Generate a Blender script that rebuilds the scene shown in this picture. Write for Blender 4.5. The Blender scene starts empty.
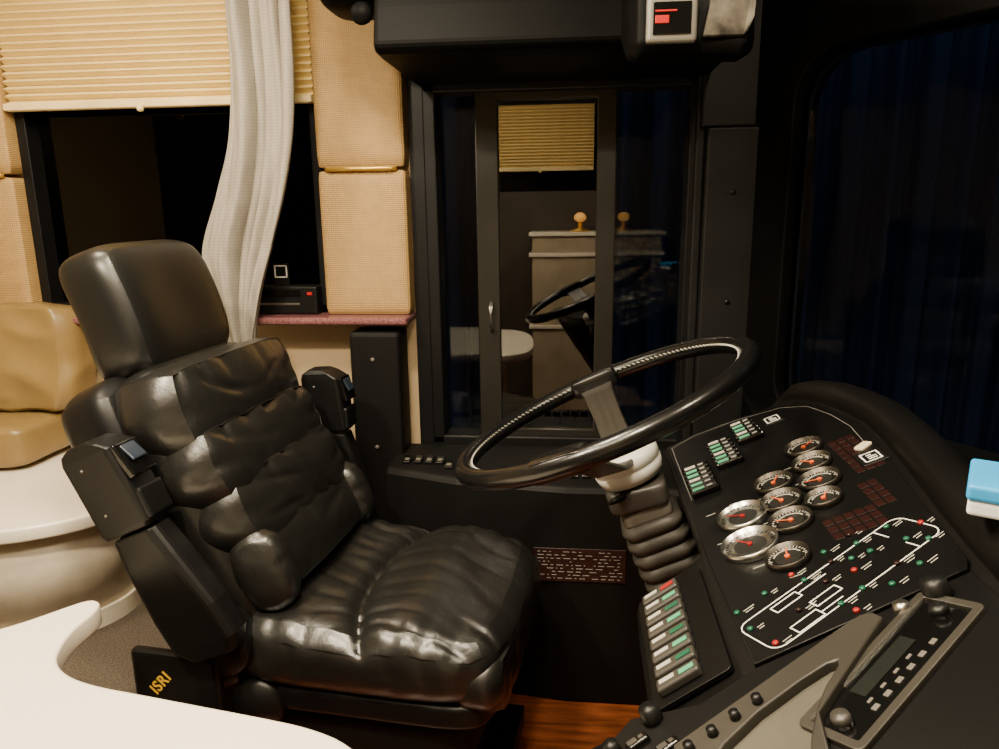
import bpy, bmesh, math, random
from mathutils import Matrix, Vector, noise
random.seed(4)
sc=bpy.context.scene
V=Vector
pi=math.pi
# ------------------------------------------------------------------ helpers
WM={}
def T(x,y,z): return Matrix.Translation((x,y,z))
def Rm(ax,deg): return Matrix.Rotation(math.radians(deg),4,ax)
def frame(o,x,y,z):
    x,y,z=V(x).normalized(),V(y).normalized(),V(z).normalized()
    m=Matrix((x,y,z)).transposed().to_4x4(); m.translation=V(o); return m
I4=Matrix.Identity(4)
def put(o,M=I4,parent=None):
    WM[o.name]=M.copy()
    if parent is not None:
        o.parent=parent; o.matrix_basis=WM[parent.name].inverted()@M
    else: o.matrix_basis=M
    return o
def link(o): sc.collection.objects.link(o); return o
def empty(name,M=I4,label=None,cat=None,parent=None):
    e=link(bpy.data.objects.new(name,None)); e.empty_display_size=.05
    put(e,M,parent)
    if label: e["label"]=label
    if cat: e["category"]=cat
    return e
def mk(name,bm,mat,M=I4,parent=None,smooth=True,label=None,cat=None,kind=None,bevel=None,sub=0,group=None):
    me=bpy.data.meshes.new(name)
    bmesh.ops.recalc_face_normals(bm,faces=bm.faces)
    bm.to_mesh(me); bm.free()
    if smooth: me.shade_smooth()
    o=link(bpy.data.objects.new(name,me))
    if isinstance(mat,(list,tuple)):
        for m in mat: me.materials.append(m)
    else: me.materials.append(mat)
    put(o,M,parent)
    if bevel:
        b=o.modifiers.new("b",'BEVEL'); b.width=bevel; b.segments=3; b.limit_method='ANGLE'; b.angle_limit=math.radians(40)
    if sub:
        s=o.modifiers.new("s",'SUBSURF'); s.levels=sub; s.render_levels=sub
    if label: o["label"]=label
    if cat: o["category"]=cat
    if kind: o["kind"]=kind
    if group: o["group"]=group
    return o
def bbox(bm,x0,x1,y0,y1,z0,z1,M=None,mi=0):
    vs=[bm.verts.new((x,y,z)) for x in (x0,x1) for y in (y0,y1) for z in (z0,z1)]
    if M is not None:
        for v in vs: v.co=M@v.co
    for f in ((0,1,3,2),(4,6,7,5),(0,4,5,1),(2,3,7,6),(0,2,6,4),(1,5,7,3)):
        fc=bm.faces.new([vs[i] for i in f]); fc.material_index=mi
    return vs
def box(name,a,b,mat,M=I4,parent=None,bevel=.003,**k):
    bm=bmesh.new(); bbox(bm,a[0],b[0],a[1],b[1],a[2],b[2])
    return mk(name,bm,mat,M,parent,smooth=False,bevel=bevel,**k)
def rbox_bm(size,n=5,cuts=20,fn=None):
    bm=bmesh.new(); bmesh.ops.create_cube(bm,size=2)
    bmesh.ops.subdivide_edges(bm,edges=bm.edges[:],cuts=cuts,use_grid_fill=True)
    for v in bm.verts:
        p=v.co
        p=V([math.sin(c*pi/2*.92)/math.sin(pi/2*.92) for c in p])
        nn=n if isinstance(n,(tuple,list)) else (n,n,n)
        r=(abs(p.x)**nn[0]+abs(p.y)**nn[1]+abs(p.z)**nn[2])**(1/max(nn))
        q=V((p.x*size[0]/2,p.y*size[1]/2,p.z*size[2]/2))/r
        v.co=q
    if fn:
        bm.normal_update()
        new=[fn(v.co.copy(),v.normal.copy()) for v in bm.verts]
        for v,c in zip(bm.verts,new): v.co=c
    return bm
def rbox(name,size,mat,M=I4,parent=None,n=5,cuts=12,fn=None,**k):
    return mk(name,rbox_bm(size,n,cuts,fn),mat,M,parent,**k)
def lathe_bm(prof,seg=32,bm=None,M=None,mi=0):
    bm=bm or bmesh.new(); rings=[]
    for r,z in prof:
        ring=[]
        for i in range(seg):
            a=2*pi*i/seg; c=V((r*math.cos(a),r*math.sin(a),z))
            ring.append(bm.verts.new(M@c if M is not None else c))
        rings.append(ring)
    for a,b in zip(rings,rings[1:]):
        for i in range(seg):
            f=bm.faces.new((a[i],a[(i+1)%seg],b[(i+1)%seg],b[i])); f.material_index=mi
    f=bm.faces.new(rings[0]); f.material_index=mi
    f=bm.faces.new(rings[-1]); f.material_index=mi
    return bm
def lathe(name,prof,mat,M=I4,parent=None,seg=32,smooth=True,**k):
    o=mk(name,lathe_bm(prof,seg),mat,M,parent,smooth=False,**k)
    if smooth:
        for p in o.data.polygons: p.use_smooth=len(p.vertices)<5
    return o
def loft_bm(secs,closed=True,cap=True,bm=None):
    bm=bm or bmesh.new()
    rs=[[bm.verts.new(p) for p in s] for s in secs]
    n=len(rs[0])
    for a,b in zip(rs,rs[1:]):
        for i in range(n if closed else n-1):
            bm.faces.new((a[i],a[(i+1)%n],b[(i+1)%n],b[i]))
    if cap and closed:
        bm.faces.new(rs[0]); bm.faces.new(rs[-1])
    return bm
def plate(name,outline,holes,th,mat,M=I4,parent=None,bev=0,**k):
    cu=bpy.data.curves.new(name,'CURVE'); cu.dimensions='2D'; cu.fill_mode='BOTH'; cu.extrude=th/2; cu.bevel_depth=bev; cu.bevel_resolution=2
    for pts in [outline]+list(holes):
        s=cu.splines.new('POLY'); s.points.add(len(pts)-1)
        for p,q in zip(s.points,pts): p.co=(q[0],q[1],0,1)
        s.use_cyclic_u=True
    o=bpy.data.objects.new("tmp",cu); sc.collection.objects.link(o)
    dg=bpy.context.evaluated_depsgraph_get(); dg.update()
    me=bpy.data.meshes.new_from_object(o.evaluated_get(dg))
    bm=bmesh.new(); bm.from_mesh(me)
    bpy.data.objects.remove(o); bpy.data.meshes.remove(me)
    for f in bm.faces: f.material_index=0
    return mk(name,bm,mat,M,parent,smooth=False,**k)
def rrect(x0,x1,y0,y1,r,n=6):
    out=[]
    for cx,cy,a0 in ((x1-r,y1-r,0),(x0+r,y1-r,90),(x0+r,y0+r,180),(x1-r,y0+r,270)):
        for i in range(n+1):
            a=math.radians(a0+90*i/n); out.append((cx+r*math.cos(a),cy+r*math.sin(a)))
    return out
def tube_bm(pts,r,seg=10,closed=False,bm=None,mi=0):
    bm=bm or bmesh.new(); pts=[V(p) for p in pts]; N=len(pts); rings=[]
    up=V((0,0,1))
    for i,p in enumerate(pts):
        a=pts[(i-1)%N] if (closed or i>0) else p
        b=pts[(i+1)%N] if (closed or i<N-1) else p
        t=(b-a).normalized()
        x=t.cross(up)
        if x.length<1e-3: x=t.cross(V((0,1,0)))
        x.normalize(); y=x.cross(t)
        rr=r[i] if isinstance(r,(list,tuple)) else r
        rings.append([bm.verts.new(p+x*rr*math.cos(2*pi*j/seg)+y*rr*math.sin(2*pi*j/seg)) for j in range(seg)])
    for i in range(N if closed else N-1):
        a,b=rings[i],rings[(i+1)%N]
        for j in range(seg):
            f=bm.faces.new((a[j],a[(j+1)%seg],b[(j+1)%seg],b[j])); f.material_index=mi
    if not closed:
        bm.faces.new(rings[0]); bm.faces.new(rings[-1])
    return bm
def text(name,s,size,mat,M,parent,ext=.0003,**k):
    cu=bpy.data.curves.new(name,'FONT'); cu.body=s; cu.size=size; cu.extrude=ext; cu.align_x='CENTER'; cu.align_y='CENTER'; cu.offset=.0006; cu.space_character=1.12
    o=bpy.data.objects.new("tmp",cu); sc.collection.objects.link(o)
    dg=bpy.context.evaluated_depsgraph_get(); dg.update()
    me=bpy.data.meshes.new_from_object(o.evaluated_get(dg)); bpy.data.objects.remove(o)
    bm=bmesh.new(); bm.from_mesh(me); bpy.data.meshes.remove(me)
    for f in bm.faces: f.material_index=0
    return mk(name,bm,mat,M,parent,smooth=False,**k)
# ------------------------------------------------------------------ materials
def mat(name,col,rough=.5,metal=0,bump=None,var=.15,vscale=8,spec=.5,coat=0,emit=None,estr=1,stretch=None,weave_mix=.25):
    m=bpy.data.materials.new(name); m.use_nodes=True; nt=m.node_tree; N=nt.nodes; L=nt.links
    b=N["Principled BSDF"]; b.inputs["Roughness"].default_value=rough; b.inputs["Metallic"].default_value=metal
    b.inputs["Specular IOR Level"].default_value=spec; b.inputs["Coat Weight"].default_value=coat; b.inputs["Coat Roughness"].default_value=.15
    tc=N.new("ShaderNodeTexCoord"); mp=N.new("ShaderNodeMapping"); L.new(tc.outputs["Object"],mp.inputs[0])
    if stretch: mp.inputs["Scale"].default_value=stretch
    nz=N.new("ShaderNodeTexNoise"); nz.inputs["Scale"].default_value=vscale; nz.inputs["Detail"].default_value=5
    L.new(mp.outputs[0],nz.inputs[0])
    cr=N.new("ShaderNodeValToRGB"); cr.color_ramp.elements[0].position=.3; cr.color_ramp.elements[1].position=.7
    cr.color_ramp.elements[0].color=[c*(1-var) for c in col]+[1]; cr.color_ramp.elements[1].color=[min(1,c*(1+var)) for c in col]+[1]
    L.new(nz.outputs[0],cr.inputs[0]); L.new(cr.outputs[0],b.inputs["Base Color"])
    if bump:
        kind,scale,st,dist=bump
        if kind=='leather':
            t=N.new("ShaderNodeTexVoronoi"); t.inputs["Scale"].default_value=scale; o=t.outputs[0]
        elif kind=='noise':
            t=N.new("ShaderNodeTexNoise"); t.inputs["Scale"].default_value=scale; t.inputs["Detail"].default_value=4; o=t.outputs[0]
        elif kind=='weave':
            t=N.new("ShaderNodeTexWave"); t.inputs["Scale"].default_value=scale; t.bands_direction='Z'
            t2=N.new("ShaderNodeTexWave"); t2.inputs["Scale"].default_value=scale; t2.bands_direction='X'
            L.new(mp.outputs[0],t2.inputs[0]); mm=N.new("ShaderNodeMath"); mm.operation='MULTIPLY'
            L.new(t.outputs[1],mm.inputs[0]); L.new(t2.outputs[1],mm.inputs[1]); o=mm.outputs[0]
            mc=N.new("ShaderNodeMix"); mc.data_type='RGBA'; mc.blend_type='MULTIPLY'; mc.inputs[0].default_value=weave_mix
            L.new(cr.outputs[0],mc.inputs[6]); L.new(o,mc.inputs[7]); L.new(mc.outputs[2],b.inputs["Base Color"])
        L.new(mp.outputs[0],t.inputs[0])
        bp=N.new("ShaderNodeBump"); bp.inputs["Strength"].default_value=st; bp.inputs["Distance"].default_value=dist
        L.new(o,bp.inputs["Height"]); L.new(bp.outputs[0],b.inputs["Normal"])
    if emit:
        b.inputs["Emission Color"].default_value=list(emit)+[1]; b.inputs["Emission Strength"].default_value=estr
    return m
M_leather=mat("black_leather",(.006,.006,.0055),.36,bump=('leather',380,.2,.0005),var=.2,spec=.5)
M_rim=mat("polished_black_leather",(.004,.004,.004),.24,bump=('leather',300,.15,.0004),var=.2,spec=.5)
def leather_seat():
    m=mat("soft_black_leather",(.008,.0078,.007),.33,bump=('leather',420,.15,.0004),spec=.75)
    nt=m.node_tree; N=nt.nodes; L=nt.links
    bp=[n for n in N if n.type=='BUMP'][0]; b=N["Principled BSDF"]
    tc=[n for n in N if n.type=='TEX_COORD'][0]
    nz=N.new("ShaderNodeTexNoise"); nz.inputs["Scale"].default_value=30; nz.inputs["Detail"].default_value=3; nz.inputs["Distortion"].default_value=.6
    L.new(tc.outputs["Object"],nz.inputs[0])
    b2=N.new("ShaderNodeBump"); b2.inputs["Strength"].default_value=.28; b2.inputs["Distance"].default_value=.005
    L.new(nz.outputs[0],b2.inputs["Height"]); L.new(bp.outputs[0],b2.inputs["Normal"]); L.new(b2.outputs[0],b.inputs["Normal"])
    return m
M_seat=leather_seat()
M_black=mat("black_plastic",(.004,.004,.004),.40,bump=('noise',300,.15,.0004),spec=.30)
M_blackm=mat("matte_black_vinyl",(.0035,.0032,.003),.6,bump=('noise',200,.2,.0005),spec=.18)
M_head=mat("deep_black_vinyl",(.0015,.0015,.0015),.55,bump=('noise',200,.2,.0005),spec=.07)  # blackest and least glossy of the vinyls
M_hood=mat("black_dash_vinyl",(.003,.0028,.0026),.40,bump=('leather',300,.2,.0005),spec=.22)
M_gloss=mat("gloss_black",(.003,.003,.003),.15)
M_panel=mat("instrument_panel_black",(.0025,.0025,.0025),.38,bump=('noise',400,.1,.0003),spec=.20)
M_trim=mat("black_frame",(.004,.004,.0045),.4,spec=.3)
M_brushed=mat("dark_brushed_metal",(.12,.105,.085),.35,metal=.9,stretch=(1,20,1))
M_spoke=mat("spoke_gunmetal",(.06,.054,.045),.38,metal=.9,stretch=(1,20,1))
M_silver=mat("silver_metal",(.50,.49,.45),.28,metal=1)
M_greyplastic=mat("light_grey_plastic",(.40,.39,.35),.4)
M_hub=mat("pale_hub_plastic",(.50,.49,.45),.35)
M_midgrey=mat("mid_grey_plastic",(.11,.10,.085),.45)
M_dkgrey=mat("dark_grey_plastic",(.035,.032,.028),.4)
M_bellows=mat("grey_rubber",(.045,.041,.034),.50,spec=.4)
M_taupe=mat("taupe_plastic",(.030,.027,.022),.36,spec=.35)
M_screen=mat("crt_screen",(.085,.08,.064),.22,coat=.2)
M_white=mat("white_print",(.70,.70,.67),.5,var=.02)
M_dimwhite=mat("faded_print",(.22,.215,.20),.5,var=.1)
M_green=mat("green_lens",(.06,.30,.16),.3,emit=(.15,.6,.3),estr=.06)
M_greend=mat("dark_green_lens",(.01,.08,.045),.25)
M_red=mat("red_lens",(.28,.012,.012),.25)
M_redlit=mat("red_led",(.35,.005,.005),.3,emit=(1,.003,.001),estr=.22)
M_redd=mat("dim_red_legend",(.013,.004,.0034),.35,spec=.25)
M_orange=mat("orange_needle",(.6,.10,.02),.4)
M_face=mat("gauge_face",(.010,.010,.009),.35,var=.1)
M_facel=mat("gauge_dial_ring",(.17,.17,.15),.35,var=.05)
M_cream=mat("cream_laminate",(.88,.80,.66),.22,var=.03,vscale=3,coat=.3)
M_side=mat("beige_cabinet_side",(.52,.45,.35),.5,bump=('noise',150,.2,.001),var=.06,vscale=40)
M_pad=mat("tan_woven_vinyl",(.58,.36,.13),.5,bump=('weave',60,.7,.002),var=.08,vscale=30,weave_mix=.42)
M_gold=mat("gold_piping",(.75,.48,.10),.3,metal=.8)
M_tan=mat("olive_tan_leather",(.22,.145,.052),.34,bump=('leather',200,.2,.0008),var=.12)
M_blind=mat("cream_pleated_fabric",(.76,.60,.27),.7,var=.04)
M_rail=mat("cream_rail",(.74,.58,.28),.5)
M_curtain=mat("grey_beige_fabric",(.36,.325,.27),.75,bump=('weave',160,.3,.001),var=.10,vscale=60,stretch=(1,1,.25))
M_granite=mat("pink_granite",(.17,.07,.072),.2,var=.7,vscale=260)
M_beige=mat("beige_wall",(.48,.36,.21),.6,bump=('noise',120,.2,.001),var=.05)
M_walnut=mat("dark_brown_wall",(.05,.037,.025),.6,var=.2)
M_ceil=mat("cream_ceiling",(.60,.52,.40),.7,var=.04)
M_carpet=mat("taupe_carpet",(.12,.095,.07),.95,bump=('noise',350,1,.006),var=.45,vscale=220)
M_drape=mat("blue_stage_drape",(.003,.011,.032),.7,var=.2,vscale=20,stretch=(1,1,.1))
M_ground=mat("dark_outside_ground",(.02,.02,.02),.9)
M_blue=mat("light_blue_plastic",(.02,.36,.80),.3)
M_paper=mat("white_box",(.85,.88,.92),.5)
M_yellow=mat("yellow_print",(.75,.45,.02),.5)
M_darkwood=mat("cream_cabinet",(.42,.34,.23),.4)
M_wood=mat("wood_floor",(.22,.058,.016),.3,vscale=7,var=.5,stretch=(1,9,1),coat=.3)
def glass(name,tint,refl,gcol=1):
    m=bpy.data.materials.new(name); m.use_nodes=True; nt=m.node_tree; N=nt.nodes; L=nt.links
    for n in list(N):
        if n.type!='OUTPUT_MATERIAL': N.remove(n)
    out=[n for n in N if n.type=='OUTPUT_MATERIAL'][0]
    tr=N.new("ShaderNodeBsdfTransparent"); tr.inputs[0].default_value=tint
    gl=N.new("ShaderNodeBsdfGlossy"); gl.inputs["Roughness"].default_value=.0; gl.inputs[0].default_value=(gcol,gcol,gcol,1)
    lw=N.new("ShaderNodeFresnel"); lw.inputs[0].default_value=refl
    mx=N.new("ShaderNodeMixShader"); L.new(lw.outputs[0],mx.inputs[0]); L.new(tr.outputs[0],mx.inputs[1]); L.new(gl.outputs[0],mx.inputs[2]); L.new(mx.outputs[0],out.inputs[0])
    return m
M_glass=glass("window_glass",(.85,.9,.95,1),1.30)
M_sash=glass("sash_glass",(.30,.31,.33,1),1.95)
M_wsglass=glass("windshield_glass",(.8,.85,.9,1),1.12)
M_tint=glass("tinted_glass",(.02,.02,.02,1),1.35)

# ------------------------------------------------------------------ camera
F=740.0
cam=bpy.data.cameras.new("camera"); cam.sensor_width=36; cam.lens=36*F/999; cam.clip_start=.02
co=link(bpy.data.objects.new("camera",cam))
co.matrix_world=T(0,0,1.28)@Rm('Z',6)@Rm('X',77)@Rm('Z',-.8)
sc.camera=co
# ------------------------------------------------------------------ room shell
ST=dict(kind="structure")
def multi(name,boxes,m,bevel=None,**k):
    bm=bmesh.new()
    for b in boxes: bbox(bm,*b)
    return mk(name,bm,m,smooth=False,bevel=bevel,**k)
YW=2.05
multi("wall_left",[(-2.7,-1.57,YW,2.13,0,2.1),(-1.57,-.69,YW,2.13,0,.97),(-1.57,-.69,YW,2.13,1.97,2.1),(-.69,-.45,YW,2.13,0,2.1)],M_beige,**ST)
multi("trim_1",[(-.45,-.405,YW-.01,2.15,0,2.1),(-.405,.33,YW-.01,2.15,0,.60),(-.405,.33,YW-.01,2.15,1.585,2.1)],M_trim,**ST)
multi("wall_right",[(-2.7,1.6,-.63,-.55,0,1.35),(-2.7,-.55,-.63,-.55,1.35,2.1),(.12,1.6,-.63,-.55,1.35,2.1),(-.55,.12,-.63,-.55,1.95,2.1)],M_walnut,**ST)
box("wall_rear",(-2.78,-.6,0),(-2.7,2.13,2.1),M_beige,bevel=None,**ST)
box("ceiling",(-2.75,-.6,2.1),(1.5,2.15,2.16),M_ceil,bevel=None,**ST)
box("floor",(-.79,-.6,-.06),(1.5,2.15,0),M_wood,bevel=None,**ST)
box("floor_1",(-2.75,-.6,-.06),(-.79,2.13,.30),M_carpet,bevel=None,**ST)
# side console below the driver window
console=empty("side_console",T(0,1.85,0),"black side console below the driver's window with small switches","console")
bm=bmesh.new()
pts=[(-.50,2.035),(-.50,1.82),(-.30,1.75),(-.02,1.71),(.42,1.71),(.42,2.035)]
loft_bm([[(x,y,0) for x,y in pts],[(x,y,.585) for x,y in pts],[(x*.995,y+(.01 if y<2 else 0),.60) for x,y in pts]],bm=bm)
mk("body",bm,M_blackm,parent=console,smooth=False,bevel=.008)
for i,x in enumerate([-.45,-.42,-.39,-.36,-.33,-.30,-.18,-.15,-.12,-.09,-.06,-.03,0,.03,.06]):
    y=(1.87 if x<-.35 else 1.835) if x<-.28 else 1.79
    sw=box("rocker_switch",(-.011,-.019,0),(.011,.019,.009),M_gloss,T(x,y,.602)@Rm('X',8),console,bevel=.002)
    box("indicator",(-.006,-.007,0),(.006,.006,.0008),M_midgrey,T(x,y,.602)@Rm('X',8)@T(0,-.004,.009),sw,bevel=None)
lp=box("data_plate",(-.115,0,-.045),(.115,.003,.045),mat("dark_maroon_plate",(.014,.004,.004),.4),T(.015,1.7065,.395),console,bevel=.001)
bm=bmesh.new()
for r in range(9):
    z=.036-r*.009; x=-.105
    while x<.1:
        w=random.uniform(.003,.018)
        if random.random()<.7: bbox(bm,x,min(x+w,.107),-.0006,0,z-.0008,z+.0008)
        x+=w+.007
mk("printed_lines",bm,M_dimwhite,T(.015,1.7065,.395),lp,smooth=False)
post=box("trim_2",(-.615,1.93,.0),(-.475,2.04,.945),M_blackm,bevel=.012,**ST)
for z in (.87,.62,.35):
    lathe("screw",[(.0,0),(.006,0),(.006,.003),(.002,.004)],M_midgrey,T(-.55,1.93,z)@Rm('X',90),post,seg=12)
# A pillar
pil=multi("trim_3",[(.325,.455,1.99,2.14,.55,1.46),(.31,.47,2.0,2.14,1.46,2.1),(.30,.325,2.02,2.14,.55,2.1)],mat("pillar_charcoal",(.006,.006,.006),.5,spec=.30),bevel=.006,**ST)
for z in (1.30,1.02):
    lathe("screw",[(.0,0),(.007,0),(.007,.003),(.002,.004)],M_black,T(.395,1.99,z)@Rm('X',90),pil,seg=12)
mk("trim_4",(lambda b:(bbox(b,-1.57,-.45,1.925,2.06,.964,.985),b)[1])(bmesh.new()),M_granite,smooth=False,bevel=.009,**ST)
# padded wall panels
def padded(x0,x1,z0,z1,lab,y=1.985,th=.07):
    bm=bmesh.new(); bmesh.ops.create_cube(bm,size=2)
    bmesh.ops.subdivide_edges(bm,edges=bm.edges[:],cuts=20,use_grid_fill=True)
    hx,hy,hz=(x1-x0)/2,th/2,(z1-z0)/2; r=.010
    for v in bm.verts:
        c=V((v.co.x*hx,v.co.y*hy,v.co.z*hz)); k=V((max(-hx+r,min(hx-r,c.x)),max(-hy+r,min(hy-r,c.y)),max(-hz+r,min(hz-r,c.z))))
        dd=c-k
        if dd.length>1e-6: c=k+dd.normalized()*r
        if v.co.y<-.99: c.y-=.005*(1-v.co.x**6)*(1-v.co.z**6)
        v.co=c
    return mk("padded_wall_panel",bm,M_pad,T((x0+x1)/2,y+th/2,(z0+z1)/2),label=lab,cat="wall panel")
padded(-.69,-.452,1.379,2.09,"tan woven padded panel above the gold piping")
padded(-.69,-.452,.985,1.371,"tan woven padded pillar panel standing on the granite sill")
padded(-2.1,-1.57,1.379,2.09,"tan woven padded panel beside the pleated blind")
padded(-2.1,-1.57,.99,1.371,"tan woven padded panel above the leather sofa")
for x0,x1 in ((-.665,-.475),(-2.08,-1.59)):
    bm=tube_bm([(x0,1.985,1.375),(x0+.01,1.976,1.375),(x1-.01,1.976,1.375),(x1,1.985,1.375)],.006,8)
    mk("piping",bm,M_gold,label="gold piping strip between padded wall panels",cat="piping")
wf=mk("window_1",(lambda b:([bbox(b,*t) for t in [(-1.57,-1.54,2.03,2.12,.985,1.97),(-.72,-.69,2.03,2.12,.985,1.97),(-1.57,-.69,2.03,2.12,.985,1.01),(-1.57,-.69,2.03,2.12,1.95,1.97)]],b)[1])(bmesh.new()),M_trim,smooth=False,bevel=.004,**ST)
box("glass",(-1.54,2.085,1.01),(-.72,2.09,1.95),M_tint,parent=wf,bevel=None)
def blind(x0,x1,z0,z1,y,face,lab):
    e=empty("window_blind",T((x0+x1)/2,y,z0),lab,"blind")
    bm=bmesh.new(); n=int((z1-z0)/.0195)*2; rows=[]
    for i in range(n+1):
        z=z0+.02+(z1-z0-.02)*i/n; yy=y+(.020 if i%2 else -.0)*face
        rows.append([bm.verts.new((x,yy,z)) for x in (x0,x1)])
    for a,b in zip(rows,rows[1:]): bm.faces.new((a[0],a[1],b[1],b[0]))
    mk("pleated_shade",bm,M_blind,parent=e,smooth=False)
    box("bottom_rail",(x0,y-.014,z0),(x1,y+.014,z0+.02),M_rail,parent=e,bevel=.004)
    lathe("pull_knob",[(.002,-.02),(.008,-.018),(.010,-.01),(.006,0)],M_rail,T(x0+(x1-x0)*.46,y-.018*face,z0+.008),e,seg=16)
    return e
blind(-1.565,-.695,1.545,2.08,2.0,1,"cream pleated blind half lowered over the dark window")
# box on the sill, standing in for the dash radio's reflection in the glass
dv=empty("radio_reflection",T(-.80,2.02,.985),"small black stand-in for the dash radio reflection in the dark window, with red light","radio")
box("body",(-.90,1.985,.986),(-.715,2.045,1.065),M_black,parent=dv,bevel=.006)
box("display",(-.885,1.983,1.035),(-.76,1.986,1.055),M_gloss,parent=dv,bevel=.001)
bm=bmesh.new()
for t in ((-.018,.018,.014,.017),(-.018,.018,-.017,-.014),(-.018,-.015,-.017,.017),(.015,.018,-.017,.017)): bbox(bm,t[0],t[1],0,.002,t[2],t[3])
mk("square_emblem",bm,M_white,T(-.815,1.99,1.105),dv,smooth=False)
box("emblem_backing",(-.022,.002,-.04),(.022,.006,.022),M_black,T(-.815,1.99,1.105),dv,bevel=.001)
box("reflected_red_lamp",(-.742,1.983,1.040),(-.728,1.986,1.048),M_redlit,parent=dv,bevel=.001)
box("chrome_strip",(-.885,1.983,1.012),(-.765,1.986,1.018),M_silver,parent=dv,bevel=.001)
# driver window
dw=mk("window_2",(lambda b:([bbox(b,*t) for t in [(-.41,-.375,2.03,2.12,.60,1.60),(.285,.325,2.03,2.12,.60,1.60),(-.41,.325,2.03,2.12,.595,.625),(-.41,.325,2.03,2.12,1.565,1.60)]],b)[1])(bmesh.new()),M_trim,smooth=False,bevel=.005,**ST)
box("glass",(-.375,2.10,.62),(.29,2.104,1.57),M_glass,parent=dw,bevel=None)
sash=plate("sash",[(-.27,.605),(.10,.605),(.10,1.585),(-.27,1.585)],[[(-.215,.64),(.055,.64),(.055,1.55),(-.215,1.55)]],.03,mat("bronze_frame",(.014,.0125,.010),.35,spec=.35),T(0,2.07,0)@Rm('X',90),dw,bev=.003)
box("sash_glass",(-.215,2.072,.64),(.055,2.076,1.55),M_sash,parent=dw,bevel=None)
bm=tube_bm([(-.235,2.05,.93),(-.235,2.03,.94),(-.235,2.03,1.0),(-.235,2.05,1.01)],.005,8)
mk("sash_latch",bm,M_silver,parent=dw)
# windshield
d=V((.579,-.815,0)).normalized()
WF=frame((.455,2.035,0),d,(0,0,1),d.cross(V((0,0,1))))
ws=plate("window_3",[(-.02,.4),(1.7,.4),(1.7,2.1),(-.02,2.1)],[rrect(.13,1.6,.72,1.62,.12)],.05,M_head,WF,bev=.006,**ST)
plate("glass",[(.1,.7),(1.62,.7),(1.62,1.7),(.1,1.7)],[],.004,M_wsglass,WF@T(0,0,.0),ws)
plate("gasket",rrect(.115,1.615,.705,1.635,.135),[rrect(.14,1.59,.73,1.61,.12)],.02,M_blackm,WF@T(0,0,-.032),ws,bev=.004)
# outside
box("ground",(-4,2.2,-1.2),(5,5,-1.15),M_ground,bevel=None,label="dark ground outside the coach",cat="ground",kind="structure")
bm=bmesh.new(); s=0
P=[V((-3.5,3.3)),V((1.6,3.3)),V((3.0,2.2)),V((3.2,-1.5))]
rows=[]
for a,b in zip(P,P[1:]):
    L=(b-a).length; n=int(L/.012); dd=(b-a).normalized(); nn=V((-dd.y,dd.x))
    for i in range(n):
        t=i/n; q=a+(b-a)*t; s+=L/n
        am=.035*math.sin(s*2*pi/.15+1.5*math.sin(s*2.3))+.012*math.sin(s*2*pi/.06)
        q=q+nn*am; rows.append((q,s))
vs=[[bm.verts.new((q.x,q.y,z)) for z in (-1.15,2.8)] for q,s in rows]
for a,b in zip(vs,vs[1:]): bm.faces.new((a[0],a[1],b[1],b[0]))
mk("stage_drape",bm,M_drape,label="dark blue pleated drape hanging outside the windows",cat="curtain")
# ------------------------------------------------------------------ overhead
oh=empty("overhead_console",T(0,1.8,1.53),"black overhead console above the driver's window","overhead console")
bm=bmesh.new()
prof=[(2.04,1.585),(1.68,1.585),(1.63,1.588),(1.61,1.60),(1.63,1.68),(1.68,1.84),(1.78,2.09),(2.04,2.09)]
loft_bm([[(x,y,z) for y,z in prof] for x in (-.425,-.41,.0,.20,.33)],bm=bm)
mk("body",bm,M_head,parent=oh,smooth=False,bevel=.012)
rbox("rounded_bracket",(.15,.20,.20),M_head,T(-.49,1.74,1.79),oh,n=4)
lathe("knob",[(.0,0),(.022,0),(.025,.01),(.02,.018),(.0,.02)],M_head,T(-.46,1.68,1.68)@Rm('X',90),oh,seg=20)
bm=bmesh.new()
prof=[(1.66,1.60),(1.40,1.515),(1.33,1.512),(1.315,1.53),(1.33,1.62),(1.40,1.80),(1.66,1.80)]
def ovp(x,k): return [(x,y+k,z+k*.3) for y,z in prof]
loft_bm([ovp(.085,.04),ovp(.097,.005),ovp(.20,-.0),ovp(.265,-.02),ovp(.285,.02)],bm=bm)
mk("visor_housing",bm,M_head,parent=oh,smooth=False,bevel=.012)
bm=bmesh.new()
loft_bm([[(.196,1.304,1.535),(.262,1.292,1.532),(.275,1.287,1.56),(.285,1.30,1.68),(.225,1.312,1.68)],[(.196,1.318,1.535),(.262,1.308,1.532),(.275,1.302,1.56),(.285,1.318,1.68),(.225,1.328,1.68)]],bm=bm)
mk("metal_cover",bm,mat("mottled_metal",(.045,.040,.032),.45,metal=.95,var=.8,vscale=25),parent=oh,smooth=False,bevel=.004)  # metal tone varied strongly by noise
od=box("display_bezel",(.108,1.296,1.528),(.188,1.315,1.600),mat("display_bezel_grey",(.22,.21,.18),.35,metal=.5),parent=oh,bevel=.006)
box("display_window",(.118,1.293,1.540),(.178,1.297,1.588),M_gloss,parent=od,bevel=.001)
box("red_segment",(.121,1.2915,1.556),(.143,1.2935,1.568),M_redlit,parent=od,bevel=.001)
box("red_segment",(.121,1.2915,1.573),(.155,1.2935,1.576),M_redlit,parent=od,bevel=.001)
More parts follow.
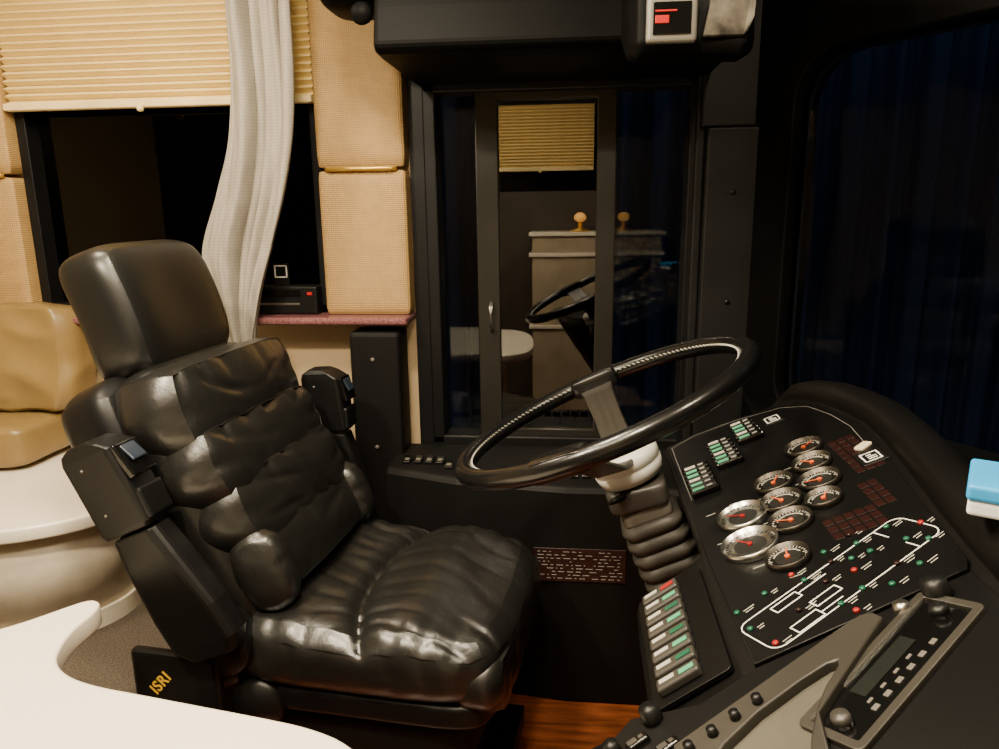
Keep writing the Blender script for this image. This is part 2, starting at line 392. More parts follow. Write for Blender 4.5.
# ------------------------------------------------------------------ curtain
bm=bmesh.new()
stn=[(2.08,-.785,.108,.034),(1.90,-.79,.102,.034),(1.777,-.793,.098,.034),(1.60,-.795,.094,.034),(1.45,-.808,.092,.034),(1.30,-.842,.092,.032),(1.17,-.885,.092,.030),(1.08,-.900,.072,.028),(1.0,-.905,.055,.024),(.92,-.905,.038,.020),(.84,-.90,.03,.018)]
def interp(z):
    for i in range(len(stn)-1):
        a,b=stn[i],stn[i+1]
        if b[0]<=z<=a[0]:
            t=(a[0]-z)/(a[0]-b[0])
            p0=stn[max(0,i-1)]; p3=stn[min(len(stn)-1,i+2)]
            r=[]
            for k in range(4):
                y0,y1,y2,y3=p0[k],a[k],b[k],p3[k]
                r.append(.5*((2*y1)+(-y0+y2)*t+(2*y0-5*y1+4*y2-y3)*t*t+(-y0+3*y1-3*y2+y3)*t**3))
            return r
    return stn[-1]
rows=[]
for j in range(90):
    z=2.08-(2.08-.84)*j/89; _,xc,hw,am=interp(z); row=[]
    for i in range(150):
        s=i/149
        ph=s*2*pi*3.4+2.1*math.sin(s*6+1+.7*z)+1.0*math.sin(z*2.6+s*4)
        k=.6+.55*math.sin(s*9+2.6*z+2)
        x=xc+hw*(2*s-1)+.014*math.cos(ph)
        y=1.90+am*1.2*math.sin(ph)*k+.018*math.sin(2.3*ph+1+3*z)*.7+.008*noise.noise(V((s*20,z*5,0)))
        row.append(bm.verts.new((x,y,z)))
    rows.append(row)
for a,b in zip(rows,rows[1:]):
    for i in range(149): bm.faces.new((a[i],a[i+1],b[i+1],b[i]))
c=mk("curtain",bm,M_curtain,label="grey beige fabric curtain gathered beside the window",cat="curtain")
sm=c.modifiers.new("s",'SOLIDIFY'); sm.thickness=.003
# ------------------------------------------------------------------ sofa, cabinet, counter
def nz(*a): return noise.noise(V(a))
sofa=empty("sofa",T(-1.95,1.9,.6),"olive tan leather sofa against the padded wall","sofa")
def wr(a,seed,fx=9,fz=9):
    def f(q,n):
        k=nz(q.x*fx+q.z*4,q.y*5+seed,q.z*fz)
        return q+n*a*(1-2.5*abs(k))
    return f
rbox("seat",(.88,.33,.115),M_tan,T(-1.89,1.875,.664),sofa,n=9,cuts=30,fn=wr(.003,1,8,8))
rbox("back_cushion",(1.0,.16,.30),M_tan,T(-1.90,1.955,.865)@Rm('X',-8),sofa,n=(10,4,7),cuts=36,fn=wr(.010,5,7,9))
cab=empty("side_cabinet",T(-1.6,1.7,.3),"low cream cabinet with rounded end and beige body","cabinet")
top=[(-2.6,2.03),(-1.40,2.03),(-1.27,1.98),(-1.18,1.88),(-1.12,1.76),(-1.085,1.65),(-1.075,1.57),(-1.09,1.51),(-1.12,1.46),(-1.17,1.42),(-1.24,1.38),(-1.4,1.34),(-1.7,1.32),(-2.6,1.32)]
def smoothpoly(p,it=2):
    for _ in range(it):
        q=[]; n=len(p)
        for i in range(n):
            a,b=p[i],p[(i+1)%n]
            q+= [(a[0]*.75+b[0]*.25,a[1]*.75+b[1]*.25),(a[0]*.25+b[0]*.75,a[1]*.25+b[1]*.75)]
        p=q
    return p
top=smoothpoly(top)
plate("top",top,[],.022,M_cream,T(0,0,.582),cab,bev=.006)
bm=bmesh.new(); cx,cy=-1.7,1.68
body=[(cx+(x-cx)*.955,cy+(y-cy)*.93) for x,y in top]
loft_bm([[(x,y,z) for x,y in body] for z in (.34,.57)],bm=bm)
mk("body",bm,M_side,parent=cab)
bm=bmesh.new(); base=[(cx+(x-cx)*.97,cy+(y-cy)*.95) for x,y in top]
loft_bm([[(x,y,z) for x,y in base] for z in (.30,.345)],bm=bm)
mk("plinth",bm,M_cream,parent=cab,smooth=False)
ctr=empty("counter",T(-.8,.5,.3),"glossy cream counter with wavy curved edge","counter")
cp=[(-2.4,.72),(-1.6,.80),(-1.2,.86),(-1.06,.93),(-.99,.98),(-.93,1.03),(-.89,1.08),(-.862,1.115),(-.84,1.11),(-.832,1.08),(-.835,1.03),(-.825,.985),(-.805,.94),(-.76,.905),(-.70,.885),(-.62,.872),(-.52,.855),(-.43,.84),(-.35,.825),(-.29,.80),(-.24,.75),(-.215,.68),(-.21,.5),(-.25,.2),(-.4,.08),(-2.4,.08)]
cps=smoothpoly(cp,2)
plate("top",cps,[],.028,M_cream,T(0,0,.580),ctr,bev=.006)
bm=bmesh.new(); cx,cy=-1.2,.45
bd=[(cx+(x-cx)*.86,cy+(y-cy)*.80) for x,y in cps]
loft_bm([[(x,y,z) for x,y in bd] for z in (.305,.566)],bm=bm)
mk("body",bm,M_side,parent=ctr,smooth=False)
# ------------------------------------------------------------------ passenger side (seen in glass reflections)
blind(-.50,.10,1.47,1.97,-.54,-1,"cream pleated blind on the passenger side window")
multi("window_4",[(-.55,.12,-.62,-.60,1.35,1.95)],M_gloss,**ST)
pc=empty("display_cabinet",T(.12,-.4,0),"beige cabinet with white shelf edges on the passenger side","cabinet")
bm=bmesh.new(); bbox(bm,-.26,.50,-.54,-.28,.0,1.09); mk("body",bm,M_darkwood,parent=pc,smooth=False,bevel=.004)
for z,w in ((1.10,.02),(.98,.012),(.55,.012)):
    box("shelf_edge",(-.28,-.545,z-.01),(.52,-.27+w*.1,z+.012),M_cream,parent=pc,bevel=.003)
M_lamp=mat("lamp_glass",(.9,.5,.15),.3,emit=(1,.45,.08),estr=3)
for x in (.02,.28):
    lam=empty("table_lamp",T(x,-.4,1.112),"small brass lamp with glowing amber globe","lamp")
    lathe("base",[(.0,0),(.06,0),(.06,.008),(.015,.02),(.012,.06),(.0,.06)],M_gold,T(x,-.4,1.112),lam)
    lathe("globe",[(.012,.055),(.030,.065),(.038,.08),(.028,.10),(.01,.11)],M_lamp,T(x,-.4,1.112),lam)
# ------------------------------------------------------------------ driver seat
S=T(-.36,1.43,0)@Rm('Z',-6)
seat=empty("driver_seat",S,"black leather driver seat with puffy rolls and raised armrests","seat")
def sp(name,size,L,m=M_seat,n=4,cuts=30,fn=None,parent=None,**k):
    return rbox(name,size,m,S@L,parent or seat,n=n,cuts=cuts,fn=fn,**k)
def crease(t,p=10):
    return -abs(math.cos(t))**p
def cush(q,n):
    x,y,z=q
    up=max(0,n.z)
    xs=.0+.06*(y/.25)**2-.03
    g=math.exp(-abs(x-xs)/.014)
    dist=abs(x-xs); near=math.exp(-dist/.10)
    dz=-.028*g
    dz+=.014*math.exp(-((x+.15)/.10)**2)+.017*math.exp(-((x-.11)/.075)**2)
    w=nz(x*5,y*4,2)
    fan=y*(62-110*min(dist,.22))+2.2*w
    msk=.5+.5*nz(x*4,y*14,11)*1.6
    dz+=.009*near*crease(fan,5)*max(.2,msk)
    fan2=y*34*(1+.4*w)+x*9+2.5*nz(x*4,y*4,7)
    dz+=.005*crease(fan2,8)*max(0,.5+nz(x*6,y*6,21)*1.5)
    dz+=.003*math.sin(x*18+y*22+3*nz(x*5,y*5,7))*(1-near)
    e=math.exp(-max(0,.25-abs(y))/.05)
    dz+=.006*e*crease(x*42+2*nz(x*6,y*3,9),4)
    dz-=.010*math.exp(-(y/.12)**2)*math.exp(-((x+.12)/.12)**2)
    q=q+V((0,0,dz*up))
    if n.z<.5:
        q+=V((n.x,n.y,0))*(.004*crease((x+y)*34+2*nz(x*9,y*9,z*9),3))*(1-abs(n.z))
    return q
sp("cushion",(.61,.54,.15),T(-.035,0,.440),fn=cush,cuts=120,n=(4.8,4.5,3))
sp("cushion_front_roll",(.12,.51,.13),T(.210,0,.412),fn=lambda q,n:q+n*(.005*crease(q.y*26+2*nz(q.x*8,q.y*8,q.z*8),4)),cuts=50,n=(2.6,5,2.6))
sp("cushion_pan",(.54,.50,.06),T(-.03,0,.355),m=M_black,n=8,cuts=14)
sp("seat_frame",(.46,.46,.10),T(-.03,0,.280),m=M_blackm,n=8,cuts=12)
bm=bmesh.new(); secs=[]
for i in range(11):
    z=.06+.18*i/10; k=.0 if i%2 else .014
    secs.append([(x*(1-k*3),y*(1-k*3),z) for x,y in rrect(-.19,.17,-.19,.19,.04)])
loft_bm(secs,bm=bm); mk("suspension_bellows",bm,M_blackm,S,seat,smooth=False)
box("floor_plate",(-.24,-.22,0),(.22,.22,.05),M_black,S,seat,bevel=.006)
for y in (-.225,.21):
    bm=bmesh.new()
    for sgn in (1,-1):
        Mx=T(0,y+.005*sgn,.15)@Rm('Y',28*sgn); bbox(bm,-.17,.17,-.004,.004,-.012,.012,Mx)
    mk("scissor_link",bm,M_brushed,S,seat,smooth=False,bevel=.003)
lathe("adjuster_knob",[(.0,0),(.05,0),(.056,.01),(.05,.028),(.0,.034)],M_black,S@T(-.22,-.235,.34)@Rm('X',90),seat)
bp=box("side_bracket",(-.47,-.285,.315),(-.28,-.262,.45),M_black,S,seat,bevel=.012)
text("brand_text","ISRI",.032,M_yellow,S@T(-.405,-.2865,.384)@Rm('X',90)@Rm('Z',48),bp)
for x,z in ((.10,.10),(.14,.12)):
    box("lever",(x-.03,-.26,z-.008),(x+.03,-.225,z+.008),M_brushed,S,seat,bevel=.004)
# backrest
rec=24
B=T(-.235,0,.46)@Rm('Y',-rec)
def roll(seed,amp=.006,freq=30,half=.08,tilt=0):
    def f(q,n):
        x,y,z=q; fr=max(0,n.x)
        edge=min(1,abs(z)/half)
        w=nz(y*5,z*4,seed)
        m=max(.1,.5+nz(y*9,z*3,seed+5)*1.6)
        d=amp*(.2+edge**1.5)*m*crease(y*freq+2.5*w+seed+z*6,6)
        d+=amp*.4*math.sin(y*13+z*18+4*w+seed*2)
        d+=amp*.7*max(0,.15+nz(y*7,z*8,seed+9)*2)*crease(y*14-z*45*math.copysign(1,y)+2*w,8)
        e=math.exp(-max(0,.235-abs(y))/.06)
        d+=amp*1.0*e*crease(z*38+2*w,4)
        q=q+n*d*fr
        q.x-=.10*q.y*q.y*2  # wraps gently toward the shell
        return q
    return f
bk=sp("backrest",(.14,.47,.62),B@T(-.020,0,.26),n=(3,5,5),cuts=20,m=M_leather)
def roll_part(sz,M,seed,n=(2.6,5.5,2.2),amp=.006,fr=30,**k):
    return rbox("leather_roll",sz,M_seat,S@B@M,bk,n=n,cuts=80,fn=roll(seed,amp,fr,sz[2]/2),**k)
roll_part((.165,.490,.185),T(.025,0,.458)@Rm('Y',6),1,amp=.007,fr=34)
roll_part((.165,.490,.155),T(.032,0,.338),2,amp=.008,fr=38)
roll_part((.160,.475,.155),T(.040,.005,.230),3,amp=.008,fr=36)
roll_part((.150,.455,.155),T(.040,.005,.122),4,amp=.007,fr=32)
for y in (-.195,.205):
    rbox("side_bolster",(.11,.075,.17),M_seat,S@B@T(.075,y,.115)@Rm('Z',14 if y<0 else -14),bk,n=(2.2,2.2,2.6),cuts=40,fn=roll(7+y,.006,30,.09))
def shellf(q,n):
    return q+V((-.03*(1-(q.y/.26)**2),0,0)) if q.x<0 else q
sp("back_shell",(.13,.50,.68),B@T(-.10,0,.24),m=M_black,n=(4,6,8),cuts=22,fn=shellf)
def hr(q,n):
    x,y,z=q
    q=q+V((-.9*z*z,0,0))
    if x>0: q.x+=-.012*math.exp(-(y/.12)**2)*math.exp(-(z/.10)**2)
    return q
hd=sp("headrest",(.150,.335,.285),B@T(-.028,.006,.685)@Rm('Y',6),m=M_leather,n=(3.6,5,5),cuts=30,fn=hr)
# armrests
M_btn=mat("blue_grey_button",(.015,.022,.035),.3)
def armrest(M,lab,sc_=1.0,zb=-.08):
    M=M@Matrix.Scale(sc_,4)
    a=empty("armrest",S@M,parent=seat); a["label"]=lab
    bm=bmesh.new(); secs=[]
    for z,x0,x1,w in ((zb,-.02,.08,.026),(zb+.03,-.05,.095,.030),(.05,-.055,.09,.032),(.16,-.055,.065,.032),(.22,-.05,.05,.030)):
        secs.append([(x,y,z) for x,y in rrect(x0,x1,-w,w,.018,4)])
    loft_bm(secs,bm=bm)
    mk("arm_shell",bm,M_black,S@M,a,smooth=False,bevel=.004)
    bm=bmesh.new()
    secs=[]
    for z,x0,x1,w in ((.225,-.055,.050,.032),(.235,-.058,.058,.035),(.38,-.060,.052,.037),(.395,-.055,.030,.036),(.405,-.040,.010,.030)):
        secs.append([(x,y,z) for x,y in rrect(x0,x1,-w,w,.010,3)])
    loft_bm(secs,bm=bm)
    hb=mk("control_head",bm,M_black,S@M,a,smooth=False,bevel=.003)
    P0=S@M@T(.050,0,.345)@Rm('Y',78)
    box("button_pod",(-.034,-.030,.0),(.034,.030,.016),M_gloss,P0,hb,bevel=.004)
    box("button",(-.018,-.018,.0),(.018,.018,.006),M_btn,P0@T(-.008,0,.016)@Rm('Y',-12),hb,bevel=.003)
    box("grip_wedge",(-.03,-.032,.0),(.03,.032,.014),M_black,S@M@T(.052,0,.265)@Rm('Y',92),hb,bevel=.006)
    for zz in (.36,.27):
        lathe("screw",[(0,0),(.003,0),(.003,.002),(.001,.003)],M_midgrey,S@M@T(-.02,-.036,zz)@Rm('X',90),hb,seg=10)
    return a
armrest(T(-.315,-.285,.505)@Rm('Y',-24),"raised black plastic armrest with control buttons",1.0,-.05)
armrest(T(-.275,.30,.52)@Rm('Y',-4),"raised black plastic armrest beside the wall",.9)
for y in (-.25,.255):
    lathe("recline_hub",[(.0,-.03),(.06,-.03),(.065,-.02),(.065,.02),(.06,.03),(.0,.03)],M_black,S@T(-.28,y,.47)@Rm('X',90),seat)
# ------------------------------------------------------------------ steering wheel
ta=math.radians(24)
WFm=frame((.045,1.216,.9425),(math.cos(ta),0,math.sin(ta)),(0,1,0),(-math.sin(ta),0,math.cos(ta)))
WR=WFm@Rm('X',-2.5)
sw=empty("steering_wheel",WFm,"large black leather steering wheel on a tilting column","steering wheel")
Rr=.254
bm=tube_bm([(Rr*math.cos(2*pi*i/96),Rr*math.sin(2*pi*i/96),0) for i in range(96)],.0165,16,closed=True)
rim=mk("rim",bm,M_rim,WR,sw)
bm=bmesh.new()
for i in range(150):
    a=2*pi*i/150
    Mx=Rm('Z',math.degrees(a))@T(Rr-.0155,0,.006)@Rm('Y',-20)@Rm('X',28)
    bbox(bm,-.0010,.0010,-.0035,.0035,-.001,.001,Mx)
mk("stitching",bm,M_greyplastic,WR,rim,smooth=False)
for ang in (93,-106):
    secs=[]
    for r,z,w,t in ((.03,-.095,.030,.006),(.08,-.086,.028,.005),(.14,-.052,.027,.004),(.20,-.018,.030,.004),(.24,-.002,.038,.004)):
        secs.append([(r,y,z+q) for y,q in ((-w,-t),(w,-t),(w,t),(-w,t))])
    bm=loft_bm(secs)
    spk=mk("spoke",bm,M_spoke if ang>0 else M_dkgrey,WR@Rm('Z',ang),sw,smooth=False,bevel=.003)
    rbox("spoke_sleeve",(.046,.10,.038),M_rim,WR@Rm('Z',ang)@T(.241,0,-.001),spk,n=(3,5,3),cuts=10)
lathe("hub",[(.0,-.078),(.040,-.079),(.055,-.084),(.060,-.092),(.060,-.104),(.0575,-.106),(.0575,-.109),(.060,-.111),(.058,-.122),(.054,-.132),(.0,-.132)],M_hub,WFm,sw,seg=48)
lathe("horn_button",[(.0,-.073),(.018,-.074),(.022,-.079),(.0,-.080)],M_dkgrey,WFm,sw)
lathe("column_neck",[(.0,-.130),(.042,-.130),(.040,-.15),(.038,-.20),(.0,-.20)],M_black,WFm,sw)
rbox("tilt_collar",(.104,.108,.044),M_dkgrey,WFm@T(-.003,0,-.158)@Rm('Y',8),sw,n=6,cuts=12)
rbox("tilt_collar",(.090,.094,.028),M_midgrey,WFm@T(.0,0,-.192),sw,n=6,cuts=12)
bm=tube_bm([(0,-.02,-.145),(-.03,-.06,-.14),(-.045,-.085,-.13)],[.007,.006,.004],10)
mk("signal_stalk",bm,M_black,WFm,sw)
secs=[]
for i in range(85):
    t=i/84; z=-.202-.185*t; k=(.045+.010*t)+.0085*abs(math.sin(t*pi*7))**.7
    secs.append([(x+.012*t*t,y,z) for x,y in rrect(-k,k,-k*1.05,k*1.05,k*.55,6)])
bm=loft_bm(secs); o=mk("bellows",bm,M_bellows,WFm,sw,smooth=True)
# ------------------------------------------------------------------ dashboard
dash=empty("dashboard",T(.4,1.0,0),"black wraparound dashboard with gauges, switches and radio","dashboard")
al=math.atan(.447)
PM=frame((.17,1.28,.825),(math.cos(al),0,math.sin(al)),(0,1,0),(-math.sin(al),0,math.cos(al)))
def sec(v,um,k=1.0,drop=0.0,lip=.17,sink=0):
    y=1.28-v
    def uv(u,v,h=0): return PM@V((u,-v,h))
    pts=[uv(0,v,0),uv(um*.5,v,0),uv(um,v,0),uv(um+.004,v,.010),uv(um+.010,v,.018),uv(um+.020,v,.024),uv(um+.036,v,.025),uv(um+.050,v,.018),uv(um+.062,v,.002),uv(um+.070,v,-.025)]
    a=uv(um+.074,v,-.08); pts.append(a); pts.append(V((a.x+.02,y,.45)))
    lx=lip; lz=max(.825-.765*(.17-lx),.745)
    if lx>.15: low=[V((.37,y,.40)),V((.33,y,.56)),V((.285,y,.69)),V((.225,y,.785)),V((.168,y,.818)),V((.169,y,.824))]
    else: low=[V((lx+.22,y,.40)),V((lx+.11,y,.56)),V((lx+.02,y,.70)),V((lx,y,lz-.015)),V((lx+.003,y,lz)),V((.166,y,.822))]
    pts+=low
    c=V((.30,y,.82))
    return [ (c+(p-c)*k)-V((0,0,drop)) for p in pts]
secs=[sec(-.105,.23,.70,.02),sec(-.10,.235,.86,.008),sec(-.085,.24,.95,0),sec(-.05,.255),sec(0,.275),sec(.08,.290),sec(.15,.296),sec(.25,.290),sec(.355,.278),sec(.375,.275,lip=.085),sec(.45,.265,lip=.083),sec(.55,.254,lip=.083),sec(.60,.25,lip=.078),sec(.625,.25,lip=.03),sec(.66,.25,lip=-.02),sec(.72,.25,lip=-.06),sec(.80,.25,lip=-.10),sec(.95,.25,lip=-.12)]
bm=loft_bm(secs)
bd=mk("body",bm,M_hood,parent=dash,smooth=False,bevel=.004)
for p in bd.data.polygons: p.use_smooth=True
pan=plate("instrument_panel",[(.005,.055),(.06,.075),(.14,.07),(.22,.045),(.262,0),(.278,-.08),(.286,-.15),(.278,-.25),(.260,-.40),(.243,-.56),(.235,-.575),(.012,-.612),(.005,-.4)],[],.004,M_panel,PM@T(0,0,.003),dash,bev=.001)
def lines(name,segs,w,m,Mx,parent,h=.0066,**k):
    bm=bmesh.new()
    for (a,b) in segs:
        a=V(a);b=V(b);dv=(b-a); L=dv.length; an=math.atan2(dv.y,dv.x)
        bbox(bm,-w/2,L+w/2,-w/2,w/2,0,.0004,T(a.x,a.y,h)@Matrix.Rotation(an,4,'Z'))
    return mk(name,bm,m,Mx,parent,smooth=False,**k)
def poly_segs(p,closed=False):
    s=list(zip(p,p[1:]))
    if closed: s.append((p[-1],p[0]))
    return s
inset=[(.012,-.20),(.012,.045),(.06,.065),(.14,.06),(.215,.036),(.252,-.005),(.268,-.08),(.274,-.15),(.268,-.23)]
lines("panel_outline",poly_segs(inset),.0006,M_dimwhite,PM,pan,.0058)
ax=V((.90,.45)).normalized(); ay=V((-ax.y,ax.x)); c0=V((.128,-.527))
def dl(a,b): q=c0+ax*a+ay*b; return (q.x,q.y)
out=[]
for (a,b) in rrect(-.118,.122,-.030,.034,.014,4): out.append(dl(a,b))
rs=poly_segs(out,True)
def rr_(a0,a1,b0,b1): return poly_segs([dl(a0,b0),dl(a1,b0),dl(a1,b1),dl(a0,b1)],True)
rs+=rr_(-.075,-.04,.016,.028)+rr_(-.045,-.01,-.012,.0)+rr_(-.085,-.05,-.028,-.014)+[(dl(-.04,.023),dl(.0,.023)),(dl(-.05,-.022),(dl(-.02,-.022))),(dl(.085,.034),dl(.085,.012)),(dl(.085,-.012),dl(.085,-.030))]
lines("system_diagram",rs,.0014,M_white,PM,pan)
lamps=[(-.11,.02),(-.11,-.02),(-.02,.034),(.02,.034),(.06,.034),(.10,.028),(.122,0),(.10,-.028),(.05,-.030),(.0,-.030),(-.03,-.030),(.02,0),(.055,.01),(-.01,.012),(-.10,.055),(-.06,.055),(-.02,.055),(.03,.055),(.07,.055),(.02,-.050),(.06,-.050),(-.03,-.050),(.09,-.008),(-.06,.0),(.035,.018)]
segs=[]
for i,(a,b) in enumerate(lamps):
    x,y=dl(a,b)
    lathe("indicator_lamp",[(0,0),(.0034,0),(.0034,.003),(.002,.004)],(M_greend,M_red,M_greend,M_redd,M_greend)[i%5],PM@T(x,y,.0055),pan,seg=12)
    L=.008+.006*((i*7)%3)/2
    segs.append((dl(a+.007,b-.003),dl(a+.007+L,b-.003)))
    segs.append((dl(a+.007,b-.007),dl(a+.007+L*.7,b-.007)))
for (u,v) in ((.066,.262),(.058,.445),(.128,.212),(.20,.130),(.037,.088),(.085,.025),(.128,-.008),(.10,.278),(.155,.335),(.16,.275),(.16,.215),(.095,.35),(.03,.36),(.03,.27),(.09,.49)):
    segs.append(((u-.007,-v),(u+.006,-v)))
lines("legend_print",segs,.0010,M_greyplastic,PM,pan,.0058,kind="stuff")
def gauge(u,v,r,ang):
    Mx=PM@T(u,-v,.0050)
    big=r>.03
    g=mk("gauge",lathe_bm([(r*.95,0),(r*1.02,0),(r*1.02,.006),(r*1.0,.010),(r*.97,.010),(r*.955,.004)],36),M_silver if big else M_spoke,Mx,pan,smooth=True)
    bm=lathe_bm([(r*.58,.0),(r*.58,.0042),(r*.0001,.0043)],30,mi=0); lathe_bm([(r*.60,0),(r*.95,0),(r*.95,.0040),(r*.58,.0040)],30,bm,mi=1)
    for k in range(25):
        a=math.radians(-45+270*k/24)
        bbox(bm,r*(.70 if k%4==0 else .78),r*.88,-.0005,.0005,.004,.0046,Matrix.Rotation(a,4,'Z'),mi=2)
    if not big:
        for k in range(14):
            a=math.radians(20+130*k/13); bbox(bm,r*.60,r*.66,-r*.05,r*.05,.004,.0046,Matrix.Rotation(a,4,'Z'),mi=2)
    mk("dial",bm,[M_face,M_facel if big else M_face,M_black if big else M_greyplastic],Mx,g,smooth=False)
    bm=bmesh.new(); bbox(bm,-.004,r*.72,-.0008,.0008,.0055,.0062,Matrix.Rotation(ang,4,'Z')); lathe_bm([(.0,.0045),(.0032,.0045),(.0032,.0070),(0,.0071)],14,bm)
    mk("needle",bm,M_orange if not big else M_red,Mx,g,smooth=False)
for u,v,r,a in [(.068,.315,.034,2.5),(.060,.394,.036,2.2),(.128,.252,.0275,1),(.123,.312,.0275,2),(.119,.372,.0275,2.6),(.092,.452,.026,1.4),(.196,.172,.0275,.6),(.190,.232,.0275,2.2),(.182,.292,.0275,2.8),(.170,.346,.023,1)]:
    gauge(u,v,r,a)
for bu,bv,nu,nv in ((.228,.18,3,7),(.150,.395,5,3),(.215,.335,2,4)):
    for i in range(nu):
        for j in range(nv):
            box("telltale",(0,-.015,0),(.011,0,.001),M_redd,PM@T(bu+i*.013,-(bv+j*.0185),.0052),pan,bevel=.0004)
def rocker(Mx,parent,L=.044,w=.0145,c=M_green,c2=M_dimwhite,h=.011):
    o=box("rocker_switch",(-L/2,-w/2,0),(L/2,w/2,h),M_gloss,Mx,parent,bevel=.003)
    box("indicator",(-L*.40,-w*.27,.0),(.0,w*.27,.001),c,Mx@T(0,0,h),o,bevel=None)
    box("legend",(L*.10,-w*.18,.0),(L*.30,w*.18,.001),c2,Mx@T(0,0,h),o,bevel=None)
for (u,v,n) in ((.037,.105,6),(.090,.036,6),(.140,-.012,5)):
    for j in range(n): rocker(PM@T(u,-(v+j*.0180),.006),pan,c=M_green if j%3 else M_greyplastic)
for (u,v) in ((.190,.005),(.258,.275)):
    ip=box("symbol_plate",(-.017,-.020,0),(.017,.020,.002),M_black,PM@T(u,-v,.0055),pan,bevel=.001)
    lines("symbol",[((-.011,-.013),(.011,-.013)),((.011,-.013),(.011,.013)),((.011,.013),(-.011,.013)),((-.011,.013),(-.011,-.013)),((-.004,-.006),(.006,-.006)),((-.004,.0),(.006,.0)),((-.004,.006),(.001,.006))],.002,M_white,PM@T(u,-v,.0055),ip,.002)
rbox("sticker",(.024,.016,.005),mat("cream_sticker",(.5,.43,.31),.6),PM@T(.262,-.235,.007)@Rm('Z',30),pan,n=5,cuts=6)
# lower switch bank
sl=math.atan2(.065,.085)
LB=frame((.085,1.28,.762),(math.cos(sl),0,math.sin(sl)),(0,1,0),(-math.sin(sl),0,math.cos(sl)))
lbp=plate("switch_bank_plate",rrect(.004,.096,-.605,-.395,.006),[],.004,M_panel,LB@T(0,0,.003),dash,bev=.0008)
for j in range(8):
    c=M_red if j==0 else (M_green if j%2 else M_greend)
    Mx=LB@T(.042,-(.412+j*.0245),.0050)
    o=box("rocker_switch",(-.027,-.0095,0),(.024,.0095,.011),M_dkgrey,Mx,lbp,bevel=.003)
    box("indicator",(-.022,-.002,0),(-.004,.004,.001),M_greyplastic,Mx@T(0,0,.011),o,bevel=None)
    box("indicator",(.002,-.004,0),(.020,.003,.001),c,Mx@T(0,0,.011),o,bevel=None)
    box("legend",(.029,-.002,-.0005),(.040,.002,.0005),M_dimwhite,Mx,o,bevel=None)
# flush monitor and radio on the near part of the same slope
rp=plate("radio_panel",[(-.05,-.645),(.012,-.620),(.236,-.583),(.240,-.90),(-.24,-.90),(-.20,-.80),(-.165,-.68),(-.12,-.635)],[],.004,M_panel,PM@T(0,0,.003),dash,bev=.001)
mq=[(-.078,-.700),(.110,-.613),(.122,-.609),(.132,-.611),(.136,-.620),(.046,-.712),(.02,-.90),(-.13,-.90)]
sq=smoothpoly([(-.068,-.722),(.110,-.636),(.036,-.717),(.004,-.86),(-.105,-.86)],2)
mo=plate("monitor",mq,[sq],.012,M_taupe,PM@T(0,0,.009),dash,bev=.002)
plate("monitor_screen",sq,[],.003,M_screen,PM@T(0,0,.0055),mo)
for (u,v) in ((-.066,.711),(-.043,.7015),(-.020,.6905),(.003,.6795)):
    lathe("knob",[(0,0),(.0055,0),(.005,.004),(.0045,.009),(0,.0095)],M_black,PM@T(u,-v,.015),mo,seg=20)
RG=PM@T(.124,-.676,.005)@Rm('Z',37)
rf=plate("radio_surround",rrect(-.098,.098,-.030,.030,.006),[rrect(-.091,.091,-.024,.024,.003)],.006,M_taupe,RG@T(0,0,.002),dash,bev=.001)
ra=box("radio",(-.090,-.023,0),(.090,.023,.003),M_gloss,RG,dash,bevel=.001)
box("display",(-.045,.0,.0),(.035,.015,.001),mat("radio_display",(.012,.014,.012),.1),RG@T(0,0,.003),ra,bevel=None)
for x,m_ in ((-.078,M_dkgrey),(.076,M_black)):
    lathe("knob",[(0,0),(.009,0),(.0085,.006),(.0075,.009),(0,.0095)],m_,RG@T(x,0,.003),ra,seg=24)
for j in range(6):
    box("button",(0,0,0),(.008,.005,.0015),M_midgrey,RG@T(-.055+j*.018,-.016,.003),ra,bevel=.0008)
for j in range(4):
    box("button",(0,0,0),(.007,.003,.0015),M_midgrey,RG@T(-.05+j*.020,-.007,.003),ra,bevel=.0008)
box("chrome_trim",(-.090,.0225,.0),(.090,.0237,.005),M_silver,RG,ra,bevel=.0005)
for (u,v,r,h,m_) in ((-.098,.645,.010,.016,M_black),(.196,.600,.013,.018,M_black),(.160,.606,.008,.009,M_silver),(-.14,.672,.008,.012,M_black),(-.155,.72,.008,.012,M_black)):
    lathe("knob",[(0,0),(r*1.1,0),(r,.004),(r*.9,h),(0,h+.001)],m_,PM@T(u,-v,.005),dash,seg=24)
for j in range(7):
    rocker(PM@T(-.115+(j%2)*.028,-(.672+.017*j),.005)@Rm('Z',25),rp,L=.024,w=.012,c=M_dkgrey,c2=M_dkgrey,h=.007)
segs=[]
for i in range(9):
    v=.648+.012*i; segs.append(((-.088,-v),(-.080,-v))); segs.append(((-.135,-v-.012),(-.128,-v-.012)))
lines("legend_print",segs,.0012,M_dimwhite,PM,rp,.0052,kind="stuff")
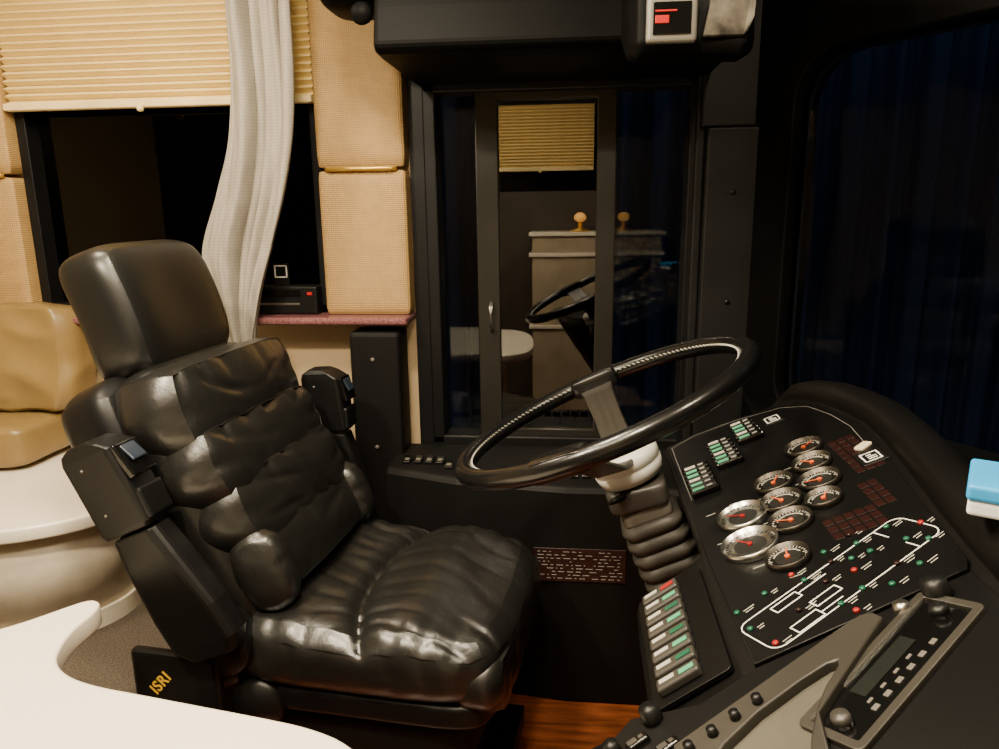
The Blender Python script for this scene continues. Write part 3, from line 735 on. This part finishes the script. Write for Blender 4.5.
# dash top toward the windshield
bm=bmesh.new()
o1=[(.40,1.42),(.44,1.95),(.55,1.93),(.80,1.55),(1.02,1.2),(1.05,.3),(.60,.3),(.50,.66),(.52,1.0),(.50,1.2)]
loft_bm([[(x,y,z) for x,y in o1] for z in (.55,.775,.785)],bm=bm)
mk("dash_top",bm,M_head,parent=dash,smooth=False,bevel=.01)
bm=bmesh.new(); loft_bm([[(x,y,z) for x,y in ((.36,1.40),(.50,1.66),(.9,1.2),(.9,.35),(.42,.35))] for z in (0,.56)],bm=bm)
mk("lower_housing",bm,M_blackm,parent=dash,smooth=False,bevel=.01)
# blue box
bb=empty("tissue_box",T(.455,.74,.975),"light blue and white plastic box on the dashboard","box")
MB=T(.455,.728,.987)@Rm('Z',-28)
box("body",(-.06,-.045,-.010),(.06,.045,.006),M_paper,MB,bb,bevel=.004)
box("lid",(-.062,-.047,.006),(.062,.047,.022),M_blue,MB,bb,bevel=.004)
# ------------------------------------------------------------------ lights
def area(name,loc,size,power,col=(1,.84,.60),tgt=None,shape='DISK'):
    l=bpy.data.lights.new(name,'AREA'); l.energy=power; l.size=size; l.color=col; l.shape=shape
    o=link(bpy.data.objects.new(name,l)); o.location=loc
    if tgt is not None:
        dr=(V(tgt)-V(loc)); o.rotation_euler=dr.to_track_quat('-Z','Y').to_euler()
    return o
area("overhead_light",(-1.2,1.35,2.08),.2,17,tgt=(-1.2,1.7,1.0))
area("overhead_light",(-.50,1.05,2.08),.22,30)
area("overhead_light",(-.9,.45,2.08),.16,44)
area("overhead_light",(-.10,.45,2.08),.16,26)
area("overhead_light",(-.5,.15,2.07),.6,16)  # added broad soft fill, gives the seat leather a wide sheen
area("overhead_light",(.45,.85,2.05),.10,9)
l=area("drape_fill_light",(.9,2.75,2.75),1.0,9,(.55,.75,1),(1.1,3.3,.2)); l.data.shape='RECTANGLE'; l.data.size=3.5; l.data.size_y=.3  # added unseen fill from above, brightens the drape
l=area("drape_fill_light",(1.2,2.75,-1.0),1.0,6,(.55,.75,1),(1.2,3.3,.8)); l.data.shape='RECTANGLE'; l.data.size=3.5; l.data.size_y=.3  # second added fill, lights the lower drape from below
w=bpy.data.worlds.new("world"); sc.world=w; w.use_nodes=True
w.node_tree.nodes["Background"].inputs[0].default_value=(.02,.022,.03,1); w.node_tree.nodes["Background"].inputs[1].default_value=.2
